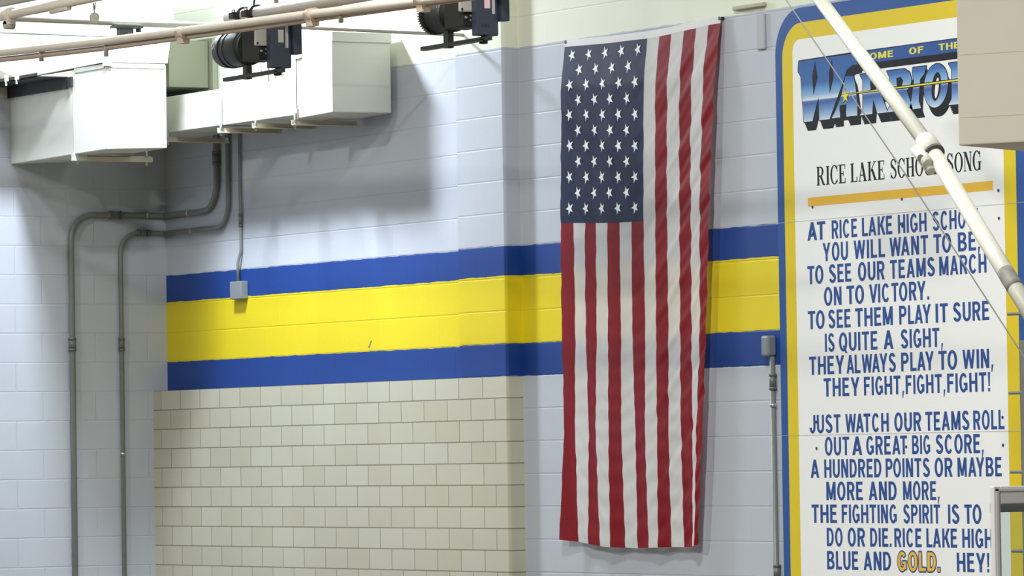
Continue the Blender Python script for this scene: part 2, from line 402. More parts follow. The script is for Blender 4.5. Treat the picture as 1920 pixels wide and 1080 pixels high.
# a bold sign-painter's gothic alphabet (height 1)
def gothic(ch):
    P = []; S, B = 0.235, 0.165
    def rect(a, b, c, d): P.append([(a, b), (c, b), (c, d), (a, d)])
    def diag(x0, y0, x1, y1, w=S): P.append([(x0-w/2, y0), (x0+w/2, y0), (x1+w/2, y1), (x1-w/2, y1)])
    def ell(cx, cy, rx, ry, a0=0.0, a1=2*PI, n=24, w=S, h=B):
        for i in range(n):
            a, b = a0+(a1-a0)*i/n, a0+(a1-a0)*(i+1)/n
            P.append([(cx+rx*math.cos(a), cy+ry*math.sin(a)), (cx+rx*math.cos(b), cy+ry*math.sin(b)),
                      (cx+(rx-w)*math.cos(b), cy+(ry-h)*math.sin(b)), (cx+(rx-w)*math.cos(a), cy+(ry-h)*math.sin(a))])
    H = PI/2; w = 0.80
    if ch == 'A': diag(0.12, 0, 0.43, 1); diag(0.74, 0, 0.43, 1); rect(0.22, 0.20, 0.64, 0.35); w = 0.86
    elif ch == 'B':
        rect(0, 0, S, 1); rect(0, 0, 0.46, B); rect(0, 1-B, 0.44, 1); rect(0, 0.5-B*0.45, 0.46, 0.5+B*0.5)
        ell(0.44, 0.745, 0.33, 0.255, -H, H, 12); ell(0.46, 0.275, 0.36, 0.275, -H, H, 12); w = 0.82
    elif ch in 'CG':
        ell(0.42, 0.5, 0.42, 0.515, PI*0.22, PI*1.78, 26)
        if ch == 'G': rect(0.58, 0.10, 0.82, 0.48); rect(0.44, 0.36, 0.82, 0.50)
        w = 0.84
    elif ch == 'D': rect(0, 0, S, 1); rect(0, 0, 0.36, B); rect(0, 1-B, 0.36, 1); ell(0.36, 0.5, 0.44, 0.5, -H, H, 16); w = 0.80
    elif ch in 'EF':
        rect(0, 0, S, 1); rect(0, 1-B, 0.66, 1); rect(0, 0.44, 0.60, 0.44+B)
        if ch == 'E': rect(0, 0, 0.68, B)
        w = 0.68
    elif ch == 'H': rect(0, 0, S, 1); rect(0.58, 0, 0.58+S, 1); rect(0, 0.42, 0.7, 0.42+B); w = 0.815
    elif ch == 'I': rect(0, 0, S, 1); w = S
    elif ch == 'J': rect(0.36, 0.28, 0.36+S, 1); ell(0.27, 0.30, 0.325, 0.315, PI*0.98, 2*PI, 14); w = 0.60
    elif ch == 'K': rect(0, 0, S, 1); diag(0.30, 0.42, 0.68, 1, 0.26); diag(0.70, 0, 0.38, 0.58, 0.27); w = 0.84
    elif ch == 'L': rect(0, 0, S, 1); rect(0, 0, 0.64, B); w = 0.64
    elif ch == 'M': rect(0, 0, S, 1); rect(0.74, 0, 0.74+S, 1); diag(0.486, 0.05, 0.15, 1, 0.24); diag(0.486, 0.05, 0.825, 1, 0.24); w = 0.975
    elif ch == 'N': rect(0, 0, S*0.95, 1); rect(0.56, 0, 0.56+S*0.95, 1); diag(0.64, 0, 0.145, 1, 0.26); w = 0.79
    elif ch in 'OQ':
        ell(0.43, 0.5, 0.43, 0.52, 0, 2*PI, 30)
        if ch == 'Q': diag(0.76, -0.12, 0.48, 0.30, 0.2)
        w = 0.86
    elif ch in 'PR':
        rect(0, 0, S, 1); rect(0, 1-B, 0.44, 1); rect(0, 0.40, 0.44, 0.40+B); ell(0.42, 0.70, 0.36, 0.30, -H, H, 12)
        if ch == 'R': diag(0.66, 0, 0.42, 0.46, 0.26)
        w = 0.78
    elif ch == 'S':
        ell(0.38, 0.735, 0.36, 0.28, PI*0.10, PI*1.36, 18); ell(0.39, 0.275, 0.385, 0.29, -PI*0.92, PI*0.42, 18)
        P.append([(0.06, 0.62), (0.28, 0.72), (0.72, 0.40), (0.52, 0.28)]); w = 0.775
    elif ch == 'T': rect(0, 1-B, 0.74, 1); rect(0.37-S/2, 0, 0.37+S/2, 1); w = 0.74
    elif ch == 'U': rect(0, 0.32, S, 1); rect(0.56, 0.32, 0.56+S, 1); ell(0.3975, 0.335, 0.3975, 0.35, PI, 2*PI, 16); w = 0.795
    elif ch == 'V': diag(0.43, 0, 0.12, 1, 0.24); diag(0.43, 0, 0.74, 1, 0.24); w = 0.86
    elif ch == 'W':
        for x0, x1 in ((0.31, 0.11), (0.31, 0.58), (0.85, 0.58), (0.85, 1.05)): diag(x0, 0, x1, 1, 0.22)
        w = 1.16
    elif ch == 'Y': rect(0.43-S/2, 0, 0.43+S/2, 0.46); diag(0.43, 0.38, 0.12, 1, 0.25); diag(0.43, 0.38, 0.74, 1, 0.25); w = 0.86
    elif ch == ',': P.append([(0.02, -0.20), (0.10, -0.20), (0.22, 0.18), (0.04, 0.18)]); w = 0.2
    elif ch == '.': rect(0, 0, 0.2, 0.18); w = 0.2
    elif ch == '!': rect(0, 0, 0.2, 0.18); P.append([(0.04, 0.27), (0.17, 0.27), (0.22, 1), (0, 1)]); w = 0.22
    return P, w
def paint_word(mb, word, x0, x1, zb, cap, y, grow=0.0):
    gl = []; w = 0
    for i, ch in enumerate(word):
        P, adv = gothic(ch)
        nxt = word[i+1] if i+1 < len(word) else ''
        gap = 0.155
        if ch+nxt in ('AY', 'WA', 'AT', 'LA', 'LT', 'LY', 'TA', 'VI', 'TY', 'AV', 'KE', 'AW', 'RY', 'TO', 'PO', 'AL'): gap = 0.06
        if ch+nxt in ('AY', 'WA', 'AT', 'LAY', 'AW'): gap = -0.02
        gl.append((P, w)); w += adv+gap
    w -= gap; k = (x1-x0)/w
    polys = [[(x0+(a+ox)*k, zb+b*cap) for a, b in poly] for P, ox in gl for poly in P]
    if grow:
        polys = [[(a+grow*math.cos(PI*j/4), b+grow*math.sin(PI*j/4)) for a, b in p] for p in polys for j in range(8)]
    mb.union(polys, y)

# a thick-and-thin roman alphabet for the sign's title (x and y run 0..1)
def serif_glyph(ch):
    P = []
    T, t, sh = 0.22, 0.075, 0.05            # stem, hairline, serif height
    def rect(a, b, c, d): P.append([(a, b), (c, b), (c, d), (a, d)])
    def stem(x, w=T, lo=0, hi=1, ser=(1, 1)):
        rect(x, lo, x+w, hi)
        if ser[0]: rect(x-0.09, lo, x+w+0.09, lo+sh)
        if ser[1]: rect(x-0.09, hi-sh, x+w+0.09, hi)
    def ell(cx, cy, rx, ry, w, h, a0=0.0, a1=2*PI, n=28):
        for i in range(n):
            a, b = a0+(a1-a0)*i/n, a0+(a1-a0)*(i+1)/n
            P.append([(cx+rx*math.cos(a), cy+ry*math.sin(a)), (cx+rx*math.cos(b), cy+ry*math.sin(b)),
                      (cx+(rx-w)*math.cos(b), cy+(ry-h)*math.sin(b)), (cx+(rx-w)*math.cos(a), cy+(ry-h)*math.sin(a))])
    def diag(x0, y0, x1, y1, w): P.append([(x0-w/2, y0), (x0+w/2, y0), (x1+w/2, y1), (x1-w/2, y1)])
    if ch == 'I': stem(0.12); return P, 0.46
    if ch == 'L': stem(0.1); rect(0.1, 0, 0.74, 0.06); rect(0.68, 0, 0.75, 0.28); return P, 0.8
    if ch == 'E':
        stem(0.1); rect(0.1, 0, 0.76, 0.06); rect(0.1, 0.94, 0.74, 1); rect(0.1, 0.48, 0.56, 0.54)
        rect(0.70, 0, 0.77, 0.28); rect(0.68, 0.74, 0.75, 1); rect(0.50, 0.38, 0.57, 0.64); return P, 0.84
    if ch == 'H': stem(0.1); stem(0.66); rect(0.1, 0.48, 0.8, 0.54); return P, 0.98
    if ch == 'N': stem(0.12, t); stem(0.74, t); diag(0.2, 1, 0.78, 0, 0.24); rect(0.0, 0.95, 0.2, 1); return P, 0.94
    if ch == 'A':
        diag(0.46, 1, 0.16, 0, t); diag(0.46, 1, 0.80, 0, 0.24); rect(0.26, 0.30, 0.68, 0.36)
        rect(0.04, 0, 0.32, sh); rect(0.58, 0, 1.0, sh); return P, 1.02
    if ch == 'K':
        stem(0.1); diag(0.80, 1, 0.36, 0.48, 0.09); diag(0.48, 0.6, 0.86, 0, 0.24)
        rect(0.64, 0.95, 0.96, 1); rect(0.66, 0, 1.04, sh); return P, 1.04
    if ch == 'R':
        stem(0.1); rect(0.1, 0.94, 0.5, 1); rect(0.1, 0.47, 0.5, 0.53)
        ell(0.46, 0.735, 0.36, 0.265, 0.2, 0.06, -PI/2, PI/2, 14); diag(0.48, 0.5, 0.84, 0, 0.23); rect(0.72, 0, 1.02, sh); return P, 1.02
    if ch == 'O': ell(0.48, 0.5, 0.46, 0.52, 0.2, 0.06); return P, 0.96
    if ch in 'CG':
        ell(0.48, 0.5, 0.46, 0.52, 0.2, 0.06, PI*0.22, PI*1.76)
        rect(0.76, 0.66, 0.83, 1.0)
        if ch == 'C': rect(0.80, 0.10, 0.86, 0.26); return P, 0.92
        rect(0.66, 0.02, 0.86, 0.42); rect(0.56, 0.40, 0.96, 0.45); return P, 1.0
    if ch == 'S':
        ell(0.38, 0.76, 0.31, 0.26, 0.15, 0.06, PI*0.10, PI*1.35, 18); ell(0.40, 0.26, 0.35, 0.28, 0.17, 0.06, -PI*0.88, PI*0.42, 18)
        P.append([(0.12, 0.66), (0.26, 0.74), (0.70, 0.44), (0.58, 0.34)])
        rect(0.62, 0.70, 0.68, 1.0); rect(0.06, 0.0, 0.12, 0.32); return P, 0.8
    return P, 0.5
def write_serif(mb, word, x0, x1, zb, cap, y):
    gl = []; w = 0
    for ch in word:
        P, adv = serif_glyph(ch); gl.append((P, w)); w += adv+0.05
    w -= 0.05; k = (x1-x0)/w
    mb.union([[(x0+(a+ox)*k, zb+b*cap) for a, b in poly] for P, ox in gl for poly in P], y)

LYRICS = [
 (5.268, [("AT", 8.277, 8.463), ("RICE", 8.528, 8.785), ("LAKE", 8.834, 9.135), ("HIGH", 9.191, 9.470), ("SCHOOL", 9.527, 9.995)]),
 (5.144, [("YOU", 8.432, 8.690), ("WILL", 8.748, 9.060), ("WANT", 9.105, 9.482), ("TO", 9.533, 9.703), ("BE,", 9.766, 9.973)]),
 (5.020, [("TO", 8.270, 8.435), ("SEE", 8.492, 8.719), ("OUR", 8.786, 9.052), ("TEAMS", 9.105, 9.542), ("MARCH", 9.584, 10.031)]),
 (4.893, [("ON", 8.437, 8.617), ("TO", 8.667, 8.844), ("VICTORY.", 8.895, 9.483)]),
 (4.764, [("TO", 8.268, 8.440), ("SEE", 8.477, 8.704), ("THEM", 8.751, 9.125), ("PLAY", 9.188, 9.495), ("IT", 9.541, 9.659), ("SURE", 9.709, 10.048)]),
 (4.632, [("IS", 8.439, 8.537), ("QUITE", 8.582, 8.969), ("A", 9.030, 9.127), ("SIGHT,", 9.199, 9.607)]),
 (4.505, [("THEY", 8.273, 8.631), ("ALWAYS", 8.655, 9.147), ("PLAY", 9.199, 9.516), ("TO", 9.561, 9.739), ("WIN,", 9.790, 10.077)]),
 (4.379, [("THEY", 8.418, 8.782), ("FIGHT,", 8.826, 9.222), ("FIGHT,", 9.239, 9.621), ("FIGHT!", 9.640, 10.046)]),
 (4.174, [("JUST", 8.272, 8.584), ("WATCH", 8.633, 9.067), ("OUR", 9.121, 9.384), ("TEAMS", 9.425, 9.844), ("ROLL", 9.881, 10.171)]),
 (4.047, [("OUT", 8.419, 8.668), ("A", 8.697, 8.799), ("GREAT", 8.838, 9.244), ("BIG", 9.291, 9.468), ("SCORE,", 9.520, 9.973)]),
 (3.921, [("A", 8.269, 8.358), ("HUNDRED", 8.410, 8.986), ("POINTS", 9.028, 9.460), ("OR", 9.505, 9.676), ("MAYBE", 9.724, 10.138)]),
 (3.794, [("MORE", 8.427, 8.796), ("AND", 8.856, 9.133), ("MORE,", 9.195, 9.547)]),
 (3.666, [("THE", 8.272, 8.531), ("FIGHTING", 8.580, 9.132), ("SPIRIT", 9.194, 9.550), ("IS", 9.626, 9.734), ("TO", 9.781, 9.942)]),
 (3.535, [("DO", 8.424, 8.585), ("OR", 8.636, 8.811), ("DIE.", 8.862, 9.074), ("RICE", 9.102, 9.367), ("LAKE", 9.414, 9.708), ("HIGH", 9.757, 10.042)]),
 (3.404, [("BLUE", 8.423, 8.739), ("AND", 8.792, 9.066), ("HEY!", 9.701, 10.008)]),
]
TITLE = [('RICE', 8.381, 8.683), ('LAKE', 8.727, 9.074), ('SCHOOL', 9.123, 9.609), ('SONG', 9.671, 10.004)]

# ------------------------------------------------------------------ the song sign
sign = thing('song_sign', 'tall white painted sign with school song lyrics in a blue and yellow border', 'sign', SIGN)
def rrect(x0, x1, z0, z1, r, n=10):
    p = [(x0, z0), (x1, z0)]
    for cx, a0 in ((x1-r, 0), (x0+r, PI/2)):
        p += [(cx+r*math.cos(a0+PI/2*i/n), z1-r+r*math.sin(a0+PI/2*i/n)) for i in range(n+1)]
    return p
ZB, ZT = 2.94, 6.60
MB().prism(rrect(7.97, 10.41, ZB, ZT, 0.26), -0.020, 0.0).build('board', 'signblue', sign)
Flat().poly(rrect(8.043, 10.318, ZB, ZT-0.085, 0.20), -0.0207).build('yellow_border', 'signyel', sign)
Flat().poly(rrect(8.152, 10.207, ZB, ZT-0.180, 0.075), -0.0214).build('white_field', 'signwhite', sign)
for zs in (5.382, 4.163):
    Flat().poly([(7.972, zs-0.0014), (10.408, zs-0.0014), (10.408, zs+0.0014), (7.972, zs+0.0014)], -0.0222).build('panel_seam', 'tag', sign)
for zs in (5.382, 4.163):
    for dz in (0.075, -0.075):
        for x in (8.335, 9.235, 10.155):
            MB().tube([(x, -0.0214, zs+dz), (x, -0.0245, zs+dz)], 0.0085, 10).build('screw', 'screw', sign)
for w, a, b in TITLE:
    m = Flat(); write_serif(m, w, a, b, 5.576, 0.106, -0.0221); m.build('title_word', 'letblack', sign)
Flat().poly([(8.290, 5.462), (10.103, 5.462), (10.103, 5.512), (8.290, 5.512)], -0.0221).build('gold_rule', 'signgold', sign)
for zb, words in LYRICS:
    for w, a, b in words:
        m = Flat(); paint_word(m, w, a, b, zb, 0.104, -0.0221)
        m.build('lyric_word', 'letblue', sign)
m = Flat(); paint_word(m, 'GOLD.', 9.132, 9.540, 3.404, 0.104, -0.0219, 0.0085); g = m.build('gold_word', 'letblue', sign)
g['label'] = 'word GOLD in yellow letters outlined in blue'
m = Flat(); paint_word(m, 'GOLD.', 9.132, 9.540, 3.404, 0.104, -0.0226); m.build('gold_fill', 'signgold', g)

# team emblem: big airbrushed letters with a black drop shade under a blue banner
DZ = 1.32 - 1.32
W_ = [(8.218, 6.295), (8.211, 6.237), (8.239, 6.207), (8.262, 5.945), (8.351, 5.945), (8.418, 6.079), (8.422, 5.945), (8.526, 5.945), (8.665, 6.138), (8.712, 6.212), (8.768, 6.232), (8.828, 6.236), (8.83, 6.296)]
A_ = [(8.694, 6.176), (8.778, 6.172), (8.792, 6.118), (8.811, 6.028), (8.808, 5.948), (8.699, 5.948), (8.695, 5.98), (8.635, 5.981), (8.634, 5.948), (8.549, 5.948), (8.588, 5.987), (8.653, 6.072)]
I_ = [(9.364, 6.176), (9.496, 6.175), (9.477, 6.135), (9.433, 6.106), (9.417, 5.987), (9.438, 5.948), (9.318, 5.946), (9.343, 5.992), (9.373, 6.099), (9.361, 6.144)]
def R_poly(x0, x1, z0=5.946, z1=6.175):
    u = [(-0.02, 1), (0.72, 1), (0.93, 0.90), (1.0, 0.74), (0.96, 0.57), (0.80, 0.47), (1.04, 0.0), (0.64, 0.0), (0.50, 0.36), (0.44, 0.0), (-0.04, 0.0), (0.08, 0.14), (0.10, 0.85)]
    return [(x0+a*(x1-x0), z0+b*(z1-z0)) for a, b in u]
def R_hole(x0, x1, z0=5.946, z1=6.175):
    u = [(0.38, 0.80), (0.56, 0.82), (0.66, 0.72), (0.60, 0.60), (0.40, 0.56)]
    return [(x0+a*(x1-x0), z0+b*(z1-z0)) for a, b in u]
def oval(cx, cz, rx, rz, sh=0.0, n=32): return [(cx+rx*math.cos(2*PI*i/n)+sh*math.sin(2*PI*i/n), cz+rz*math.sin(2*PI*i/n)) for i in range(n)]
O_ = oval(9.585, 6.061, 0.116, 0.119, 0.012)
S_ = [(9.985, 6.15), (10.05, 6.176), (10.14, 6.172), (10.165, 6.10), (10.11, 6.10), (10.06, 6.125), (10.06, 6.085), (10.16, 6.055), (10.175, 5.985), (10.12, 5.945), (9.985, 5.948), (9.98, 6.02), (10.05, 5.985), (10.10, 6.0), (10.08, 6.03), (10.0, 6.06)]
R1, R2, R3 = (8.845, 9.100), (9.112, 9.350), (9.712, 9.970)
shapes = [W_, A_, R_poly(*R1), R_poly(*R2), I_, O_, R_poly(*R3), S_]
emblem = Flat().poly([(8.80, 6.246), (8.82, 6.302), (10.155, 6.302), (10.17, 6.232), (8.80, 6.232)], -0.0224).build('team_emblem', 'signblue', sign)
m = Flat(); shade = []
for k in range(7):
    f = k/6
    for i, sh_ in enumerate(shapes):
        off = [(0.036*f, -0.053*f)]
        if k == 0: off += [(0.007*math.cos(a), 0.005*math.sin(a)) for a in [PI*j/4 for j in range(8)]]
        for ox, oz in off:
            shade.append([(a+ox, b+oz) for a, b in sh_])
shade += [[(8.690, 6.244), (8.69, 6.196), (8.74, 6.194), (10.155, 6.192), (10.17, 6.236)],
          [(8.205, 6.300), (8.83, 6.307), (10.16, 6.307), (10.16, 6.300), (8.83, 6.300)],
          [(8.655, 6.20), (8.70, 6.235), (8.83, 6.235), (8.74, 6.195), (8.70, 6.18), (8.60, 6.02), (8.555, 5.96)]]
m.union(shade, -0.0219)
m.build('drop_shade', 'letblack', emblem)
for sh_ in shapes:
    Flat().poly(sh_, -0.0229).build('emblem_letter', 'chrome', emblem)
for c in ([(8.389, 6.283), (8.356, 6.204), (8.367, 6.091), (8.412, 6.19)], [(8.562, 6.283), (8.528, 6.204), (8.533, 6.088), (8.576, 6.18)],
          [(8.633, 6.016), (8.701, 6.018), (8.698, 5.981), (8.632, 5.979)], R_hole(*R1), R_hole(*R2), R_hole(*R3), oval(9.588, 6.056, 0.044, 0.078, 0.014)):
    Flat().poly(c, -0.0234).build('letter_counter', 'letblack', emblem)
Flat().poly(oval(9.594, 6.048, 0.017, 0.056, 0.012), -0.0238).build('counter_highlight', 'signwhite', emblem)
m = Flat().poly([(8.735, 6.070), (9.2, 6.066), (10.2, 6.068), (10.2, 6.088), (9.2, 6.084), (8.735, 6.079)], -0.0240); m.build('streak_outline', 'letblack', emblem)
m = Flat().poly([(8.735, 6.0735), (9.2, 6.0715), (10.2, 6.073), (10.2, 6.083), (9.2, 6.079), (8.735, 6.0765)], -0.0243); m.build('comet_streak', 'letyel', emblem)
def star5(cx, cz, r, rot, n=5, k=0.40): return [(cx+r*(1 if i % 2 == 0 else k)*math.cos(rot+PI*i/n), cz+r*(1 if i % 2 == 0 else k)*math.sin(rot+PI*i/n)) for i in range(2*n)]
Flat().poly(star5(8.692, 6.062, 0.048, PI/2, 5, 0.42), -0.0240).build('star_outline', 'letblack', emblem)
Flat().poly(star5(8.692, 6.062, 0.040, PI/2, 5, 0.42), -0.0246).build('comet_star', 'letyel', emblem)
for w, a, b in (('HOME', 8.862, 9.177), ('OF', 9.331, 9.474), ('THE', 9.618, 9.818)):
    m = Flat(); paint_word(m, w, a, b, 6.250, 0.037, -0.0230); m.build('banner_word', 'letyel', emblem)

# ------------------------------------------------------------------ the flag
FLAG = [
[(5.614, 6.574), (5.756, 6.57), (5.896, 6.565), (6.035, 6.561), (6.174, 6.557), (6.311, 6.556), (6.447, 6.554), (6.582, 6.551), (6.722, 6.553), (6.856, 6.557), (6.996, 6.565), (7.133, 6.569), (7.269, 6.577), (7.403, 6.578)],
[(5.605, 6.044), (5.744, 6.035), (5.883, 6.027), (6.021, 6.018), (6.157, 6.01), (6.293, 6.002), (6.427, 5.993), (6.561, 5.985), (6.702, 5.976), (6.831, 5.969), (6.969, 5.96), (7.096, 5.952), (7.232, 5.944), (7.355, 5.936)],
[(5.582, 5.495), (5.731, 5.488), (5.865, 5.482), (5.994, 5.476), (6.136, 5.47), (6.272, 5.466), (6.411, 5.463), (6.546, 5.46), (6.688, 5.456), (6.818, 5.453), (6.956, 5.45), (7.087, 5.447), (7.203, 5.445), (7.316, 5.442)],
[(5.579, 4.77), (5.729, 4.766), (5.853, 4.762), (5.984, 4.759), (6.127, 4.755), (6.269, 4.751), (6.399, 4.747), (6.545, 4.744), (6.682, 4.74), (6.811, 4.736), (6.94, 4.733), (7.071, 4.729), (7.186, 4.726), (7.257, 4.724)],
[(5.587, 4.182), (5.718, 4.18), (5.864, 4.179), (5.974, 4.178), (6.118, 4.176), (6.267, 4.174), (6.409, 4.173), (6.543, 4.171), (6.677, 4.17), (6.809, 4.168), (6.926, 4.167), (7.081, 4.165), (7.133, 4.165), (7.215, 4.164)],
[(5.534, 3.556), (5.721, 3.544), (5.858, 3.532), (5.998, 3.52), (6.141, 3.514), (6.276, 3.512), (6.431, 3.51), (6.56, 3.514), (6.69, 3.516), (6.81, 3.519), (6.954, 3.52), (7.062, 3.524), (7.114, 3.53), (7.140, 3.54)]]
TS = [0.0, 0.18, 0.3573, 0.60, 0.795, 1.0]          # how far down each measured row hangs
def flag_pt(a, t, lift=0.0):
    """a: 0..13 across the stripes, t: 0 at the heading .. 1 at the bottom hem"""
    i = min(4, max(0, next((k for k in range(5) if t <= TS[k+1]), 4)))
    f = (t-TS[i])/(TS[i+1]-TS[i])
    j = min(12, max(0, int(a))); g = a-j
    def P(k):
        k = min(5, max(0, k)); r0, r1 = FLAG[k][j], FLAG[k][j+1]
        return r0[0]+(r1[0]-r0[0])*g, r0[1]+(r1[1]-r0[1])*g
    def tang(k):
        k0, k1 = max(0, k-1), min(5, k+1); A, B = P(k0), P(k1); d = TS[k1]-TS[k0]
        return (B[0]-A[0])/d, (B[1]-A[1])/d
    p0, p1, m0, m1 = P(i), P(i+1), tang(i), tang(i+1); h = TS[i+1]-TS[i]
    h00, h10, h01, h11 = 2*f**3-3*f*f+1, f**3-2*f*f+f, -2*f**3+3*f*f, f**3-f*f
    x = h00*p0[0]+h10*h*m0[0]+h01*p1[0]+h11*h*m1[0]
    z = h00*p0[1]+h10*h*m0[1]+h01*p1[1]+h11*h*m1[1]
    env = min(1.0, 0.25+t*1.6)
    s = a/13.0
    off = 0.055
    low = max(0, t-0.42)
    off += (0.0022+0.012*low)*math.sin(2*PI*(s*3.1+0.25*t+0.15)) + (0.0012+0.007*low)*math.sin(2*PI*(s*6.7-0.5*t+0.4*math.sin(4*t)))
    right = min(1, max(0, (s-0.42)*2.6))
    off += 0.0040*right*(1-0.55*t)*math.sin(2*PI*(s*5.0+t*11.0)+1.1*math.sin(6*s+5*t))       # drag creases slanting to the right-hand pin
    off += 0.0016*right*math.sin(2*PI*(s*9.0+t*21.0)+1.7*math.sin(8*t+4*s))
    off += 0.0013*right*(1-0.4*t)*math.sin(2*PI*(s*17.0+t*33.0)+2.3*math.sin(5*t+7*s))
    left = min(1, max(0, (0.62-s)*2.5))
    off += 0.0017*left*math.sin(2*PI*(s*6.0-t*9.0)+1.5*math.sin(7*t+2*s))                     # opposite slant on the left
    off += 0.0010*left*math.sin(2*PI*(s*13.0-t*17.0)+1.2*math.sin(11*t))
    off += 0.0007*left*math.sin(2*PI*(s*21.0-t*31.0)+1.9*math.sin(9*t+6*s))
    off += 0.0017*min(1, 2.2*low)*min(1, 5*s)*math.sin(2*PI*(t*24+1.7*s)+2.2*math.sin(13*s)+1.5*math.sin(9*t))
    off += 0.020*max(0, s-0.80)/0.2*min(1, t*4)                                                          # free edge curls into the room
    off += 0.018*max(0, t-0.55)
    off = 0.020+(off-0.020)*min(1.0, 0.25+t*9)
    return Vector((x, -off-lift, z))
flag = thing('wall_flag', 'large vertical flag with red and white stripes and starred navy canton, hung on the wall', 'flag', (6.45, -0.05, 3.52))
NC, NR, TC = 11, 320, 0.3573
m = Flat()
idx = {}
KC = int(round(TC*NR))
rows_t = [TC*i/KC for i in range(KC+1)] + [TC+(1-TC)*i/(NR-KC) for i in range(1, NR-KC+1)]
vs = []; fs = []; mi = []
for r, t in enumerate(rows_t):
    for c in range(13*NC+1): vs.append(flag_pt(c/NC, t))
W1 = 13*NC+1
for r in range(NR):
    for c in range(13*NC):
        if r < KC and c < 7*NC: continue
        fs.append((r*W1+c, (r+1)*W1+c, (r+1)*W1+c+1, r*W1+c+1)); mi.append((c//NC) % 2)
m.v = vs; m.f = fs; m.mi = mi; m.sm = [True]*len(fs)
m.build('striped_field', ['red', 'white'], flag)
m = Flat()
cv = [flag_pt(c/NC, rows_t[r], 0.0004) for r in range(KC+1) for c in range(7*NC+1)]; wc = 7*NC+1
m.add(cv, [(r*wc+c, (r+1)*wc+c, (r+1)*wc+c+1, r*wc+c+1) for r in range(KC) for c in range(7*NC)], True)
canton = m.build('canton', 'navy', flag)
m = Flat()
UM, TM = 7/0.968, TC/1.079                            # metres -> stripe units / hang fraction
for r in range(11):
    for c in range(5 if r % 2 == 0 else 4):
        a0 = (0.104+0.199*c+(0.0995 if r % 2 else 0))*7; t0 = (0.053+0.0866*r)*TC
        pts = [(0, 0)]+[(0.041*(1 if i % 2 == 0 else 0.40)*math.cos(PI+PI*i/5+0.06), 0.041*(1 if i % 2 == 0 else 0.40)*math.sin(PI+PI*i/5+0.06)) for i in range(10)]
        q = [flag_pt(a0+x*UM, t0-z*TM, 0.0025) for x, z in pts]
        m.add(q, [(0, i, i % 10+1) for i in range(1, 11)])
for i, f in enumerate(m.f):
    A, B, Cc = (m.v[k] for k in f)
    if (B-A).cross(Cc-A).y > 0: m.f[i] = f[::-1]
m.build('white_star', 'star', canton)
m = Flat()
hv = []
for c in range(13*NC+1):
    p = flag_pt(c/NC, 0); sag = 0.0
    hv += [p+Vector((0, -0.001, 0)), p+Vector((0.002, 0.002, 0.043))]
m.add(hv, [(2*c, 2*c+2, 2*c+3, 2*c+1) for c in range(13*NC)], True)
m.build('heading_tape', 'heading', flag)
for x, z in ((5.627, 6.603), (7.392, 6.606)):
    MB().tube([(x, 0.0, z), (x, -0.032, z)], 0.011, 12).build('grommet_pin', 'brass', flag)

# ------------------------------------------------------------------ ducts in the corner
G = 'ducts in the corner'
def duct_body(x0, x1, y0, y1, z0, z1): return MB().box(x0, x1, y0, y1, z0, z1)
dA = thing('air_duct', 'short square white duct boxed out of the left wall, nearest the corner\'s open side', 'duct', (0, -0.84, 6.17), G)
dA['label'] = 'white square-ended duct box projecting from the left end wall'
MB().hexa([(0.0, -1.191, 6.153), (1.545, -1.191, 6.166), (1.545, -0.742, 6.181), (0.0, -0.742, 6.17),
           (0.0, -1.191, 6.735), (1.545, -1.191, 6.735), (1.545, -0.742, 6.74), (0.0, -0.742, 6.74)]).build('duct_body', 'duct', dA, bevel=0.006)
MB().box(1.026, 1.032, -1.1935, -0.74, 6.165, 6.735).build('joint_seam', 'plate', dA)
MB().box(1.06, 1.53, -1.197, -1.188, 6.712, 6.742).build('edge_strip', 'labelgrey', dA)
MB().box(1.543, 1.551, -1.175, -0.752, 6.716, 6.748).build('edge_strip', 'labelgrey', dA)
MB().hexa([(0.0, -1.185, 6.735), (1.556, -1.205, 6.748), (1.556, -0.735, 6.752), (0, -0.735, 6.74), (0, -1.185, 7.5), (1.556, -1.205, 7.5), (1.556, -0.62, 7.5), (0, -0.62, 7.5)]).build('riser', 'duct', dA, bevel=0.004)  # top carried up out of view to shade the beige duct's end
MB().box(1.535, 1.575, -1.21, -1.16, 6.725, 6.765).build('corner_clip', 'duct', dA)
h = MB().box(1.005, 1.035, -1.19, -0.60, 6.118, 6.150).box(1.005, 1.011, -1.19, -0.6, 6.118, 6.160).build('hanger_rail', 'rail', dA)
for y in (-1.16, -0.64):
    MB().tube([(1.02, y, 6.095), (1.02, y, 6.20)], 0.008, 8).build('hanger_bolt', 'zinc', h)
MB().box(1.0, 1.045, -1.197, -1.10, 6.12, 6.175).build('corner_clip', 'duct', dA)

dB = thing('air_duct', 'long white duct running along the side wall with a beige shaded end', 'duct', (2.2, -0.27, 6.3), G)
BY0, BY1 = -0.482, -0.055
MB().box(0.0, 2.955, BY0, BY1, 6.322, 6.568).build('duct_body', 'duct', dB, bevel=0.005)
MB().hexa([(2.945, BY0-0.004, 6.297), (3.44, BY0-0.004, 6.306), (3.44, BY1, 6.309), (2.945, BY1, 6.300), (2.945, BY0-0.004, 6.818), (3.44, BY0-0.004, 6.818), (3.44, BY1, 6.818), (2.945, BY1, 6.818)]).build('end_section', 'duct', dB, bevel=0.006)
MB().box(3.436, 3.452, BY0-0.006, BY1+0.004, 6.762, 6.826).build('end_lip', 'duct', dB, bevel=0.004)
m = MB().box(1.80, 2.94, BY0+0.03, BY1, 6.568, 6.69)
rc = m.build('flexible_connector', 'duct', dB)
m = MB()
for k in range(9):
    x = 1.86+k*0.10; m.box(x, x+0.03, BY0+0.018, BY1-0.02, 6.572, 6.686)
m.build('connector_rib', 'plate', rc)
MB().box(2.938, 2.947, BY0-0.007, BY1, 6.30, 6.70).build('joint_seam', 'seam', dB)
